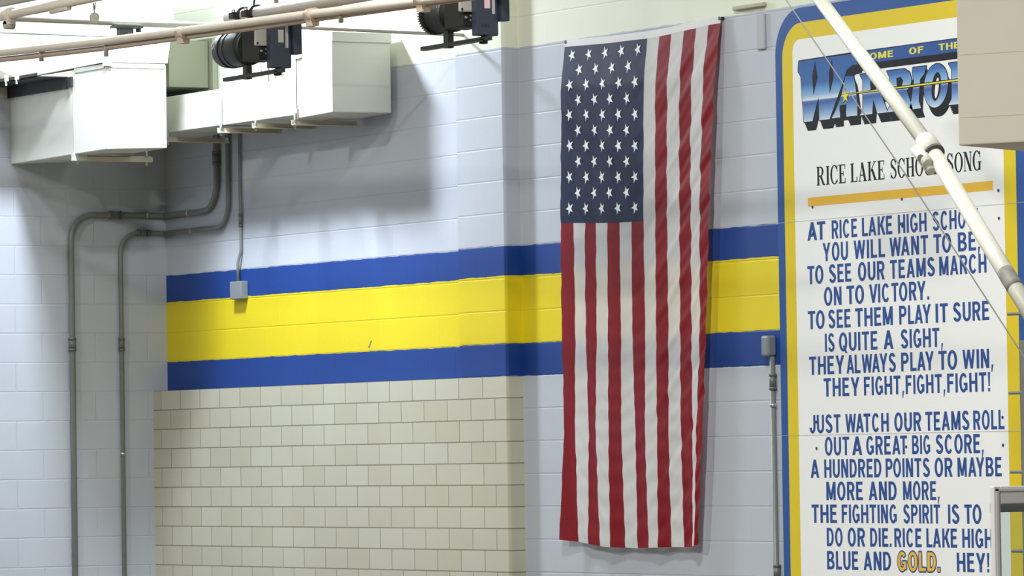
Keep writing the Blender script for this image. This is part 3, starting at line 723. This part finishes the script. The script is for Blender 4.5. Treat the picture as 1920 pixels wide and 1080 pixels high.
MB().box(1.855, 1.861, BY0-0.004, BY1, 6.318, 6.50).build('joint_seam', 'seam', dB)
MB().box(2.935, 3.02, BY0-0.018, BY0+0.002, 6.686, 6.70).build('joint_clip', 'duct', dB)
for x, z in ((1.06, 6.255), (1.86, 6.268), (2.37, 6.268), (2.93, 6.252)):
    h = MB().box(x, x+0.032, BY0-0.04, BY1+0.02, z, z+0.006).box(x, x+0.006, BY0-0.04, BY1+0.02, z, z+0.035).build('hanger_rail', 'rail', dB)
    MB().tube([(x+0.018, BY0-0.022, z-0.02), (x+0.018, BY0-0.022, z+0.085)], 0.008, 8).build('hanger_bolt', 'zinc', h)
MB().box(2.925, 2.965, BY0-0.014, BY0-0.003, 6.290, 6.36).build('hanger_strap', 'plate', dB)

dC = thing('air_duct', 'beige upper duct in the corner, dark underneath, between the two white ducts', 'duct', (0.5, -0.28, 6.65), G)
MB().box(0.0, 0.80, -0.354, -0.048, 6.655, 6.98).build('duct_body', 'ductbeige', dC, bevel=0.005)
MB().box(0.0, 0.86, -0.045, -0.004, 6.640, 7.0).build('end_collar', 'ductbeige', dC, bevel=0.005)

beam = thing('shade_black_channel', 'overhanging channel along the white duct box at the left frame edge, black put on for shade', 'channel', (0, -1.3, 6.68))
MB().box(0, 0.965, -1.43, -1.205, 6.688, 6.694).box(0, 0.965, -1.43, -1.425, 6.688, 6.715).box(0, 0.965, -1.210, -1.200, 6.612, 6.694).build('channel', 'blacksteel_shade', beam)  # black underside and back strip stand in for shade under the overhang
MB().box(0.985, 1.045, -1.215, -1.198, 6.618, 6.688).build('end_plate', 'blacksteel_shade', beam)
for x in (0.30, 0.45, 0.62):
    MB().box(x, x+0.06, -1.436, -1.431, 6.690, 6.735).box(x+0.014, x+0.034, -1.436, -1.431, 6.66, 6.69).build('channel_clip', 'duct', beam)
MB().prism([(0.0, 6.70), (0.62, 6.70), (0.58, 6.715), (0.12, 6.84), (0.0, 6.87)], -1.424, -1.416).build('bracing_plate', 'plate', beam)

# ------------------------------------------------------------------ conduits
def bend_path(pts, r):
    """polyline with rounded corners"""
    pts = [Vector(p) for p in pts]; out = [pts[0]]
    for i in range(1, len(pts)-1):
        a, b, c = pts[i-1], pts[i], pts[i+1]
        d0 = (a-b).normalized(); d1 = (c-b).normalized()
        ang = d0.angle(d1); k = r[i-1]/math.tan(ang/2)
        k = min(k, (a-b).length*0.98, (c-b).length*0.98); rad = k*math.tan(ang/2)
        p0, p1 = b+d0*k, b+d1*k
        cen = b+(d0+d1).normalized()*(rad/math.sin(ang/2))
        v0, v1 = p0-cen, p1-cen
        th = v0.angle(v1)
        for q in range(9):
            f = q/8
            out.append(cen+(v0*math.sin((1-f)*th)+v1*math.sin(f*th))/math.sin(th))
    out.append(pts[-1]); return out
def conduit(label, path, rad, r, coups, straps, loc):
    t = thing('electrical_conduit', label, 'conduit', loc, 'galvanized conduits on the walls')
    MB().tube(bend_path(path, r), rad, 14).build('tube', 'emt', t)
    for p, ax in coups:
        p = Vector(p); ax = Vector(ax)
        MB().tube([p-ax*0.035, p+ax*0.035], rad*1.28, 14).tube([p-ax*0.047, p-ax*0.030], rad*1.45, 8).tube([p+ax*0.030, p+ax*0.047], rad*1.45, 8).build('coupling', 'emtdark', t)
    for (x, y, z), ax in straps:
        p = Vector((x, y, z)); ax = Vector(ax)
        MB().ring(p, ax, rad*0.99, rad*1.2, 0.02, 14).build('strap', 'zinc', t)
    return t
X, Y, Z = (1,0,0), (0,1,0), (0,0,1)
conduit('thicker conduit turning up at the corner, outer of the two vertical left wall runs',
        [(0.026, -0.748, 0.0), (0.026, -0.748, 5.806), (0.026, -0.026, 5.806), (0.855, -0.026, 5.806), (0.855, -0.026, 6.40)], 0.021, [0.17, 0.02, 0.20],
        [((0.026, -0.748, 4.90), Z), ((0.026, -0.40, 5.806), Y), ((0.855, -0.026, 6.165), Z)], [((0.026, -0.16, 5.806), Y), ((0.42, -0.026, 5.806), X)], (0.026, -0.748, 0))
conduit('thinner conduit on the left wall, nearer the corner, turning up beside its neighbour',
        [(0.022, -0.366, 0.0), (0.022, -0.366, 5.684), (0.022, -0.022, 5.684), (1.022, -0.022, 5.684), (1.022, -0.022, 6.40)], 0.0165, [0.15, 0.018, 0.17],
        [((0.022, -0.366, 4.90), Z), ((0.022, -0.185, 5.684), Y)], [((0.45, -0.022, 5.684), X), ((0.022, -0.366, 4.13), Z)], (0.022, -0.366, 0))
t = conduit('slim straight conduit dropping from the white duct to a grey box on the blue stripe',
        [(1.19, -0.016, 6.40), (1.195, -0.016, 5.51), (1.172, -0.03, 5.43), (1.172, -0.03, 5.29)], 0.0105, [0.12, 0.12], [((1.193, -0.016, 5.72), Z)], [], (1.172, -0.016, 5.18))
MB().box(1.092, 1.262, -0.055, 0.0, 5.178, 5.300).build('junction_box', 'boxgrey', t, bevel=0.005)
t = conduit('vertical conduit under a small grey box left of the song sign', [(7.895, -0.022, 0.0), (7.888, -0.022, 4.62)], 0.0155, [], [((7.889, -0.022, 4.475), Z), ((7.9, -0.022, 3.38), Z)], [((7.889, -0.022, 4.34), Z)], (7.895, -0.022, 0))
bm_ = MB().hexa([(7.835, -0.062, 4.632), (7.89, -0.062, 4.612), (7.89, 0, 4.612), (7.835, 0, 4.632), (7.835, -0.05, 4.742), (7.905, -0.05, 4.742), (7.905, 0, 4.742), (7.835, 0, 4.742)])
MB().box(7.828, 7.902, -0.062, 0, 4.622, 4.740).build('junction_box', 'boxgrey', t, bevel=0.012)

# ------------------------------------------------------------------ overhead pipes
def pipe(name, label, pts, r, m, cat='pipe', loc=None, group=None):
    t = thing(name, label, cat, loc or pts[0], group)
    MB().tube(pts, r, 16).build('tube', m, t)
    return t
p1 = thing('brace_pipe', 'long double cream pipe crossing in front of both black winches', 'pipe', (7.5, -3.4, 6.447))
MB().tube([(3.6, -3.4, 6.552), (4.701, -3.4, 6.520), (6.17, -3.4, 6.478), (7.52, -3.4, 6.451), (8.53, -3.4, 6.432), (9.48, -3.4, 6.408), (11.2, -3.4, 6.372)], 0.0225, 16).build('main_tube', 'pipe', p1)
MB().tube([(3.6, -3.37, 6.515), (4.63, -3.37, 6.486), (6.10, -3.37, 6.446), (7.46, -3.37, 6.424), (8.47, -3.37, 6.409), (9.43, -3.37, 6.393), (11.2, -3.37, 6.366)], 0.018, 14).build('lower_tube', 'pipeold', p1)
for x, z in ((7.12, 6.440), (8.66, 6.415), (9.87, 6.392)):
    MB().tube([(x-0.04, -3.388, z+0.012), (x+0.04, -3.388, z+0.011)], 0.036, 14).box(x-0.03, x+0.03, -3.41, -3.36, z-0.05, z-0.01).build('pipe_clamp', 'pipeold', p1)
for x, z in ((6.13, 6.432), (8.98, 6.398), (5.25, 6.47)):
    MB().tube([(x, -3.385, z-0.04), (x, -3.385, z+0.03)], 0.014, 8).build('clamp_bolt', 'pipegrey', p1)
p2 = thing('upper_pipe', 'cream overhead pipe at top left with a round tag hanging from it', 'pipe', (4.27, -3.2, 6.775))
MB().tube([(3.0, -3.2, 6.770), (4.27, -3.2, 6.776), (6.6, -3.2, 6.788)], 0.028, 16).build('tube', 'pipe', p2)
c = MB().tube([(4.36, -3.2, 6.777), (4.44, -3.2, 6.777)], 0.043, 16).box(4.37, 4.43, -3.23, -3.17, 6.72, 6.76).build('pipe_clamp', 'pipe', p2)
MB().tube([(4.40, -3.23, 6.715), (4.40, -3.17, 6.715)], 0.026, 14).build('clamp_bolt', 'pipegrey', c)
MB().tube([(5.0, -3.2, 6.748), (5.25, -3.2, 6.750)], 0.016, 10).build('weld_plate', 'pipe', p2)
tg = thing('hanging_tag', 'round pale tag hanging on a wire from the upper pipe', 'tag', (5.591, -3.2, 6.664))
MB().tube([(5.587, -3.2, 6.664), (5.595, -3.2, 6.664)], 0.031, 24).build('disc', 'tag', tg)
MB().tube([(5.580, -3.2, 6.752), (5.588, -3.2, 6.71), (5.591, -3.2, 6.690)], 0.0035, 6).tube([(5.606, -3.2, 6.752), (5.595, -3.2, 6.71)], 0.0035, 6).build('tag_wire', 'seam', tg)
ub = MB().box(1.0, 4.9, -2.86, -2.80, 6.917, 7.10).build('ceiling_beam', 'pipegrey', None, (3.0, -2.83, 6.917))
tag(ub, 'grey steel ceiling beam edge at the very top left corner', 'beam')
ct = thing('cross_tube', 'grey horizontal tube running back behind the cream pipes at top left', 'tube', (2.5, -1.6, 6.93))
MB().tube([(2.5, -2.75, 6.942), (2.5, -2.302, 6.939), (2.5, -0.5, 6.922)], 0.024, 14).build('tube', 'pipegrey', ct)
MB().box(2.46, 2.55, -1.60, -1.40, 6.893, 6.908).box(2.48, 2.53, -1.56, -1.46, 6.845, 6.893).tube([(2.5, -1.41, 6.87), (2.5, -1.41, 6.90)], 0.018, 10).build('tube_clamp', 'seam', ct)
pipe('tie_rod', 'thin grey rod behind the winches, left of the right-hand one', [(4.5, -1.55, 6.749), (4.5, -0.0, 6.730)], 0.0105, 'pipegrey', 'rod')
wr = MB().tube([(3, -2.9, 6.795), (3, -1.861, 6.790), (3.0, -1.7, 6.789)], 0.0032, 6).build('guy_wire', 'emt', None, (3, -2.4, 6.79))
tag(wr, 'thin dark wire between the two cream pipes at left', 'wire')

# ------------------------------------------------------------------ cable winches on their pipe
wp = thing('support_pipe', 'pale overhead pipe carrying the black winches', 'pipe', (7, -2.5, 6.65))
MB().tube([(5.95, -2.5, 6.652), (9.6, -2.5, 6.650)], 0.042, 18).build('tube', 'pipe', wp)
MB().tube([(6.545, -2.5, 6.69), (6.545, -2.5, 11.0)], 0.013, 10).build('hanger_rod', 'pipegrey', wp)
MB().tube([(9.3, -2.5, 6.69), (9.3, -2.5, 11.0)], 0.013, 10).build('hanger_rod', 'pipegrey', wp)
def winch(x0, label, geared):
    w = thing('cable_winch', label, 'winch', (x0, -2.5, 6.65), 'black winches hung from the overhead pipe')
    y, zg = -2.5, 6.465
    if geared:
        m = MB(); n = 44; pr = []
        for i in range(n*4):
            r = 0.104 if i % 4 in (0, 1) else 0.093
            a = 2*PI*(i+0.5)/(n*4); pr.append((r*math.cos(a), r*math.sin(a)))
        k = len(pr)
        m.add([(x0-0.012, y+a, zg+b) for a, b in pr]+[(x0+0.022, y+a, zg+b) for a, b in pr],
              [(i, (i+1) % k, k+(i+1) % k, k+i) for i in range(k)]+[tuple(range(k)), tuple(range(k, 2*k))])
        gw = m.build('gear_wheel', 'black', w)
        MB().ring((x0+0.024, y, zg), X, 0.070, 0.088, 0.012).build('gear_rim', 'blacksteel_shade', gw)
        for k in range(5):
            a = 2*PI*k/5+0.3
            MB().tube([(x0+0.02, y+0.055*math.cos(a), zg+0.055*math.sin(a)), (x0+0.028, y+0.055*math.cos(a), zg+0.055*math.sin(a))], 0.011, 10).build('gear_hole', 'blacksteel_shade', gw)
        MB().tube([(x0, y, zg), (x0+0.10, y, zg)], 0.03, 14).build('hub', 'blacksteel_shade', gw)
    else:
        prof = [(-0.150, 0.0), (-0.148, 0.070), (-0.135, 0.092), (-0.10, 0.104), (0.0, 0.107), (0.17, 0.108), (0.185, 0.106), (0.185, 0.0)]
        m = MB(); n = 36
        vs = [(x0+a, y+r*math.cos(2*PI*k/n), zg+r*math.sin(2*PI*k/n)) for a, r in prof for k in range(n)]
        m.add(vs, [(i*n+k, i*n+(k+1) % n, (i+1)*n+(k+1) % n, (i+1)*n+k) for i in range(len(prof)-1) for k in range(n)], True)
        gd = m.build('drum_guard', 'black', w)
        for k in (0, 1):
            MB().ring((x0-0.03+0.06*k, y, zg), X, 0.106, 0.1105, 0.010, 36).build('guard_rib', 'black', gd)
        m = Flat(); write(m, '5A', 0, 0.05, 0, 0.036, 0, 0.03)
        m.v = [Vector((x0-0.10+p.x, y-0.110, zg+0.002+p.z)) for p in m.v]
        m.build('white_marking', 'label', gd)
    MB().tube([(x0+0.02, y, zg), (x0+0.34, y, zg)], [0.092, 0.088], 24).build('drum', 'blacksteel_shade', w)
    MB().ring((x0+0.20, y, zg), X, 0.05, 0.103, 0.012).build('drum_flange', 'black', w)
    MB().box(x0+0.498, x0+0.514, y-0.136, y-0.024, zg-0.022, zg+0.138).build('mounting_plate', 'plate', w, bevel=0.008)
    for a in (-0.12, -0.04):
        MB().tube([(x0+0.512, y+a, zg-0.006), (x0+0.519, y+a, zg-0.006)], 0.006, 8).build('plate_bolt', 'blacksteel_shade', w)
    MB().box(x0+0.30, x0+0.50, y-0.11, y+0.03, zg-0.10, zg+0.138).build('gear_case', 'blacksteel_shade', w, bevel=0.006)
    MB().tube([(x0+0.50, y-0.09, zg-0.05), (x0+0.507, y-0.09, zg-0.05)], 0.008, 8).build('case_bolt', 'zinc', w)
    mb = MB().box(x0+0.52, x0+0.58, y-0.066, y+0.066, zg-0.150, zg+0.14).build('motor_box', 'navybox', w, bevel=0.005)
    MB().box(x0+0.54, x0+0.61, y+0.066, y+0.120, zg-0.072, zg+0.12).build('control_box', 'navybox', w, bevel=0.005)
    MB().box(x0+0.580, x0+0.583, y-0.020, y+0.014, zg-0.005, zg+0.068).build('warning_label', 'labelred' if geared else 'plate', mb)
    MB().box(x0+0.580, x0+0.583, y+0.026, y+0.044, zg-0.035, zg+0.13).build('side_strip', 'labelgrey', mb)
    if geared:
        MB().box(x0+0.5835, x0+0.5842, y-0.016, y+0.010, zg+0.048, zg+0.062).build('label_text_field', 'label', mb)
        for k in range(3):
            MB().box(x0+0.579, x0+0.582, y-0.034+k*0.017, y-0.026+k*0.017, zg-0.105, zg-0.088).build('vent_slot', 'black', mb)
    MB().box(x0+0.49, x0+0.53, y-0.06, y+0.02, zg-0.10, zg-0.05).build('motor_foot', 'blacksteel_shade', w)
    for dy, dz in ((-0.050, -0.060), (-0.032, -0.072), (-0.050, -0.084)): MB().tube([(x0+0.50, y+dy-0.01, zg+dz+0.02), (x0+0.507, y+dy-0.01, zg+dz+0.02)], 0.006, 8).build('box_bolt', 'zinc', mb)
    br = MB().hexa([(x0-0.13, y-0.02, zg-0.180), (x0+0.60, y-0.014, zg-0.176), (x0+0.60, y+0.014, zg-0.176), (x0-0.13, y+0.02, zg-0.180),
                    (x0-0.13, y-0.02, zg-0.158), (x0+0.60, y-0.014, zg-0.154), (x0+0.60, y+0.014, zg-0.154), (x0-0.13, y+0.02, zg-0.158)]).build('limit_bar', 'black', w)
    MB().box(x0+0.125, x0+0.175, y-0.018, y+0.018, zg-0.186, zg-0.075).build('bar_post', 'black', w)
    MB().tube([(x0+0.53, y, zg-0.192), (x0+0.53, y, zg-0.10)], 0.014, 10).tube([(x0+0.53, y, zg-0.19), (x0+0.53, y, zg-0.165)], 0.024, 10).build('bar_bolt', 'black', w)
    for k in (0, 1):
        x = x0+0.115+0.16*k
        cl = MB().ring((x, y, 6.651), X, 0.0425, 0.052, 0.045, 24).box(x-0.028, x+0.028, y-0.085, y-0.045, 6.632, 6.668).box(x-0.022, x+0.022, y-0.05, y+0.05, 6.572, 6.606).build('pipe_clamp', 'black', wp); cl['label'] = 'black clamp around the pipe'
        MB().tube([(x, y-0.068, 6.66), (x, y-0.068, 6.685)], 0.012, 8).build('clamp_bolt', 'zinc', cl)
    return w
winch(6.020, 'left black winch with a smooth domed drum guard, in front of the white ducts', False)
winch(8.406, 'right black winch with an exposed toothed gear wheel and navy motor box', True)
cd = MB().tube([(6.137, -2.44, 6.58), (6.13, -2.435, 6.66), (6.137, -2.435, 6.72), (6.165, -2.435, 6.80), (6.20, -2.435, 7.2), (6.2, -2.435, 11.0)], 0.006, 8).build('power_cord', 'black', None, (6.137, -2.44, 6.58))
tag(cd, 'black power cord rising from the left winch', 'cord')

# ------------------------------------------------------------------ basketball backstop parts
br = thing('backstop_brace', 'thick white diagonal pipe crossing in front of the song sign', 'pipe', (12.602, -2.138, 5.492))
P0, P1, P2 = V((11.02, -1.80, 6.45)), V((12.602, -2.138, 5.492)), V((13.80, -2.335, 4.53))
ax1 = (P1-P0).normalized(); ax2 = (P2-P1).normalized()
MB().tube([P0, P1], [0.033, 0.038], 24).build('upper_tube', 'brace', br)
MB().tube([P1, P2], [0.038, 0.041], 24).build('lower_tube', 'brace', br)
q = V((11.705, -1.924, 6.005))
MB().tube([q-ax1*0.004, q+ax1*0.004], 0.0372, 24).build('tube_joint', 'seam', br)
cr_ = MB().tube([P1-ax1*0.12, P1-ax1*0.10, P1+ax2*0.02], [0.040, 0.052, 0.053], 24).build('collar', 'brace', br)
MB().tube([P1+ax2*0.021, P1+ax2*0.028], [0.0535, 0.0535], 24).build('collar_edge', 'seam', cr_)
perp = ax2.cross(d_).normalized()
if perp.z > 0: perp = -perp
e0 = P1+perp*0.055
MB().tube([e0-ax1*0.06-d_*0.02, e0+ax1*0.09-d_*0.02], [0.035, 0.028], 14).tube([e0+ax2*0.03, e0+ax2*0.13], [0.030, 0.022], 14).build('clevis', 'brace', cr_)
e1 = P1+perp*0.070+ax1*0.01-d_*0.05
MB().tube([e1, e1-d_*0.02], 0.017, 12).build('clevis_bolt', 'bbdark', cr_)
qq = P1+(P2-P1)*0.665
MB().tube([qq-ax2*0.05, qq-ax2*0.02, qq+ax2*0.05, qq+ax2*0.085], [0.0403, 0.0409, 0.0409, 0.0404], 24).build('scuffed_band', 'bracedirty', br)
cb = MB().tube([V((11.62, -2.57, 6.60)), V((11.856, -2.481, 6.281)), V((12.537, -2.244, 5.374)), V((13.211, -2.016, 4.437)), V((13.9, -1.80, 3.45))], 0.0034, 8).build('steel_cable', 'cable', None, (12.5, -2.24, 5.37))
tag(cb, 'thin steel cable slanting across the song sign below the white brace', 'cable')

# backboard: clear pane in a grey frame, top corner in view
bb = thing('backboard', 'glass basketball backboard with grey frame, top corner in lower right', 'backboard', (14.737, -3.338, 2.85))
bx, by, bz = 14.76, -3.338, 3.904
W2, H2 = 1.83, 1.07
m = MB().box(bx-0.034, bx, by, by+0.034, bz-H2, bz)
m.box(bx-0.034, bx, by+W2-0.034, by+W2, bz-H2, bz).box(bx-0.034, bx, by+0.034, by+W2-0.034, bz-0.075, bz).box(bx-0.034, bx, by+0.034, by+W2-0.034, bz-H2, bz-H2+0.075)
m.build('frame', 'bbframe', bb, bevel=0.004)
m = MB().box(bx, bx+0.006, by+0.008, by+0.02, bz-H2+0.02, bz-0.012).box(bx, bx+0.006, by+0.008, by+W2-0.008, bz-0.02, bz-0.012)
m.build('frame_lip', 'bbframe', bb)
MB().box(bx-0.085, bx-0.05, by+0.036, by+W2-0.036, bz-0.112, bz-0.074).build('back_bar', 'bbdark', bb)
MB().box(bx-0.022, bx-0.012, by+0.034, by+W2-0.034, bz-H2+0.075, bz-0.075).build('glass_pane', 'glass', bb)

# big beige panelled box hung in front of the sign's top right corner
P = V((16.775, -4.898, 5.222))
rh = Vector((math.sin(YAW), -math.cos(YAW), 0)); dh = Vector((math.cos(YAW), math.sin(YAW), 0))
e1 = rh*math.cos(math.radians(33)) - dh*math.sin(math.radians(33)); e2 = rh*math.cos(math.radians(57)) + dh*math.sin(math.radians(57))
hb = thing('hanging_box', 'large beige panelled box covering the upper right of the song sign', 'box', P)
def obox(m, o, a0, a1, b0, b1, z0, z1):
    c = [o+e1*a+e2*b+Vector((0, 0, z)) for z in (z0, z1) for a, b in ((a0, b0), (a1, b0), (a1, b1), (a0, b1))]
    return m.hexa(c)
obox(MB(), P, 0, 1.4, 0, 0.6, 0, 1.5).build('casing', 'panel', hb, bevel=0.006)
for z in (0.105, 0.345, 0.58): obox(MB(), P, 0.01, 1.39, -0.0012, 0.004, z, z+0.003).build('panel_seam', 'rail', hb)
for a in (0.25, 1.15): MB().tube([P+e1*a+e2*0.3+V((0, 0, 1.5)), P+e1*a+e2*0.3+V((0, 0, 11.0-P.z))], 0.01, 8).build('hanger_rod', 'pipegrey', hb)

# wall ladder at the right edge
ld = thing('wall_ladder', 'grey steel ladder on the wall at the sign\'s right edge', 'ladder', (10.70, -0.14, 2.0))
for x in (10.535, 10.95): MB().box(x-0.02, x+0.02, -0.158, -0.146, 1.2, 4.642).build('rail', 'ladder', ld)
for k in range(-3, 2):
    z = 4.783-0.4195*(1-k) if False else 4.364+0.4195*k
    MB().tube([(10.405, -0.15, z), (11.05, -0.15, z)], 0.009, 10).build('rung', 'ladder', ld)
for z in (4.364, 3.525):
    for x in (10.535, 10.95): MB().box(x-0.015, x+0.015, -0.15, 0.0, z-0.06, z-0.045).build('standoff', 'ladder', ld)

# thin bar and plate, darker than the wall, above and right of the flag
bk = thing('wall_bar_plate', 'thin bar and plate, darker than the wall, high up between the flag and the sign', 'bracket', (7.8, -0.01, 6.4))
MB().box(7.53, 7.86, -0.03, 0.0, 6.640, 6.664).build('arm', 'wallbar', bk, bevel=0.006)
MB().box(7.765, 7.85, -0.016, 0.0, 6.394, 6.60).build('plate', 'wallplate', bk, bevel=0.006)
mk = Flat().poly([(2.975, 4.800), (2.993, 4.796), (3.006, 4.812), (3.018, 4.834), (3.030, 4.838), (3.022, 4.846), (3.005, 4.834), (2.992, 4.815)], -0.0015).build('paint_chip', 'bracedirty', None, (3.0, 0, 4.815))
tag(mk, 'small dark chip in the yellow stripe of the wall', 'chip')
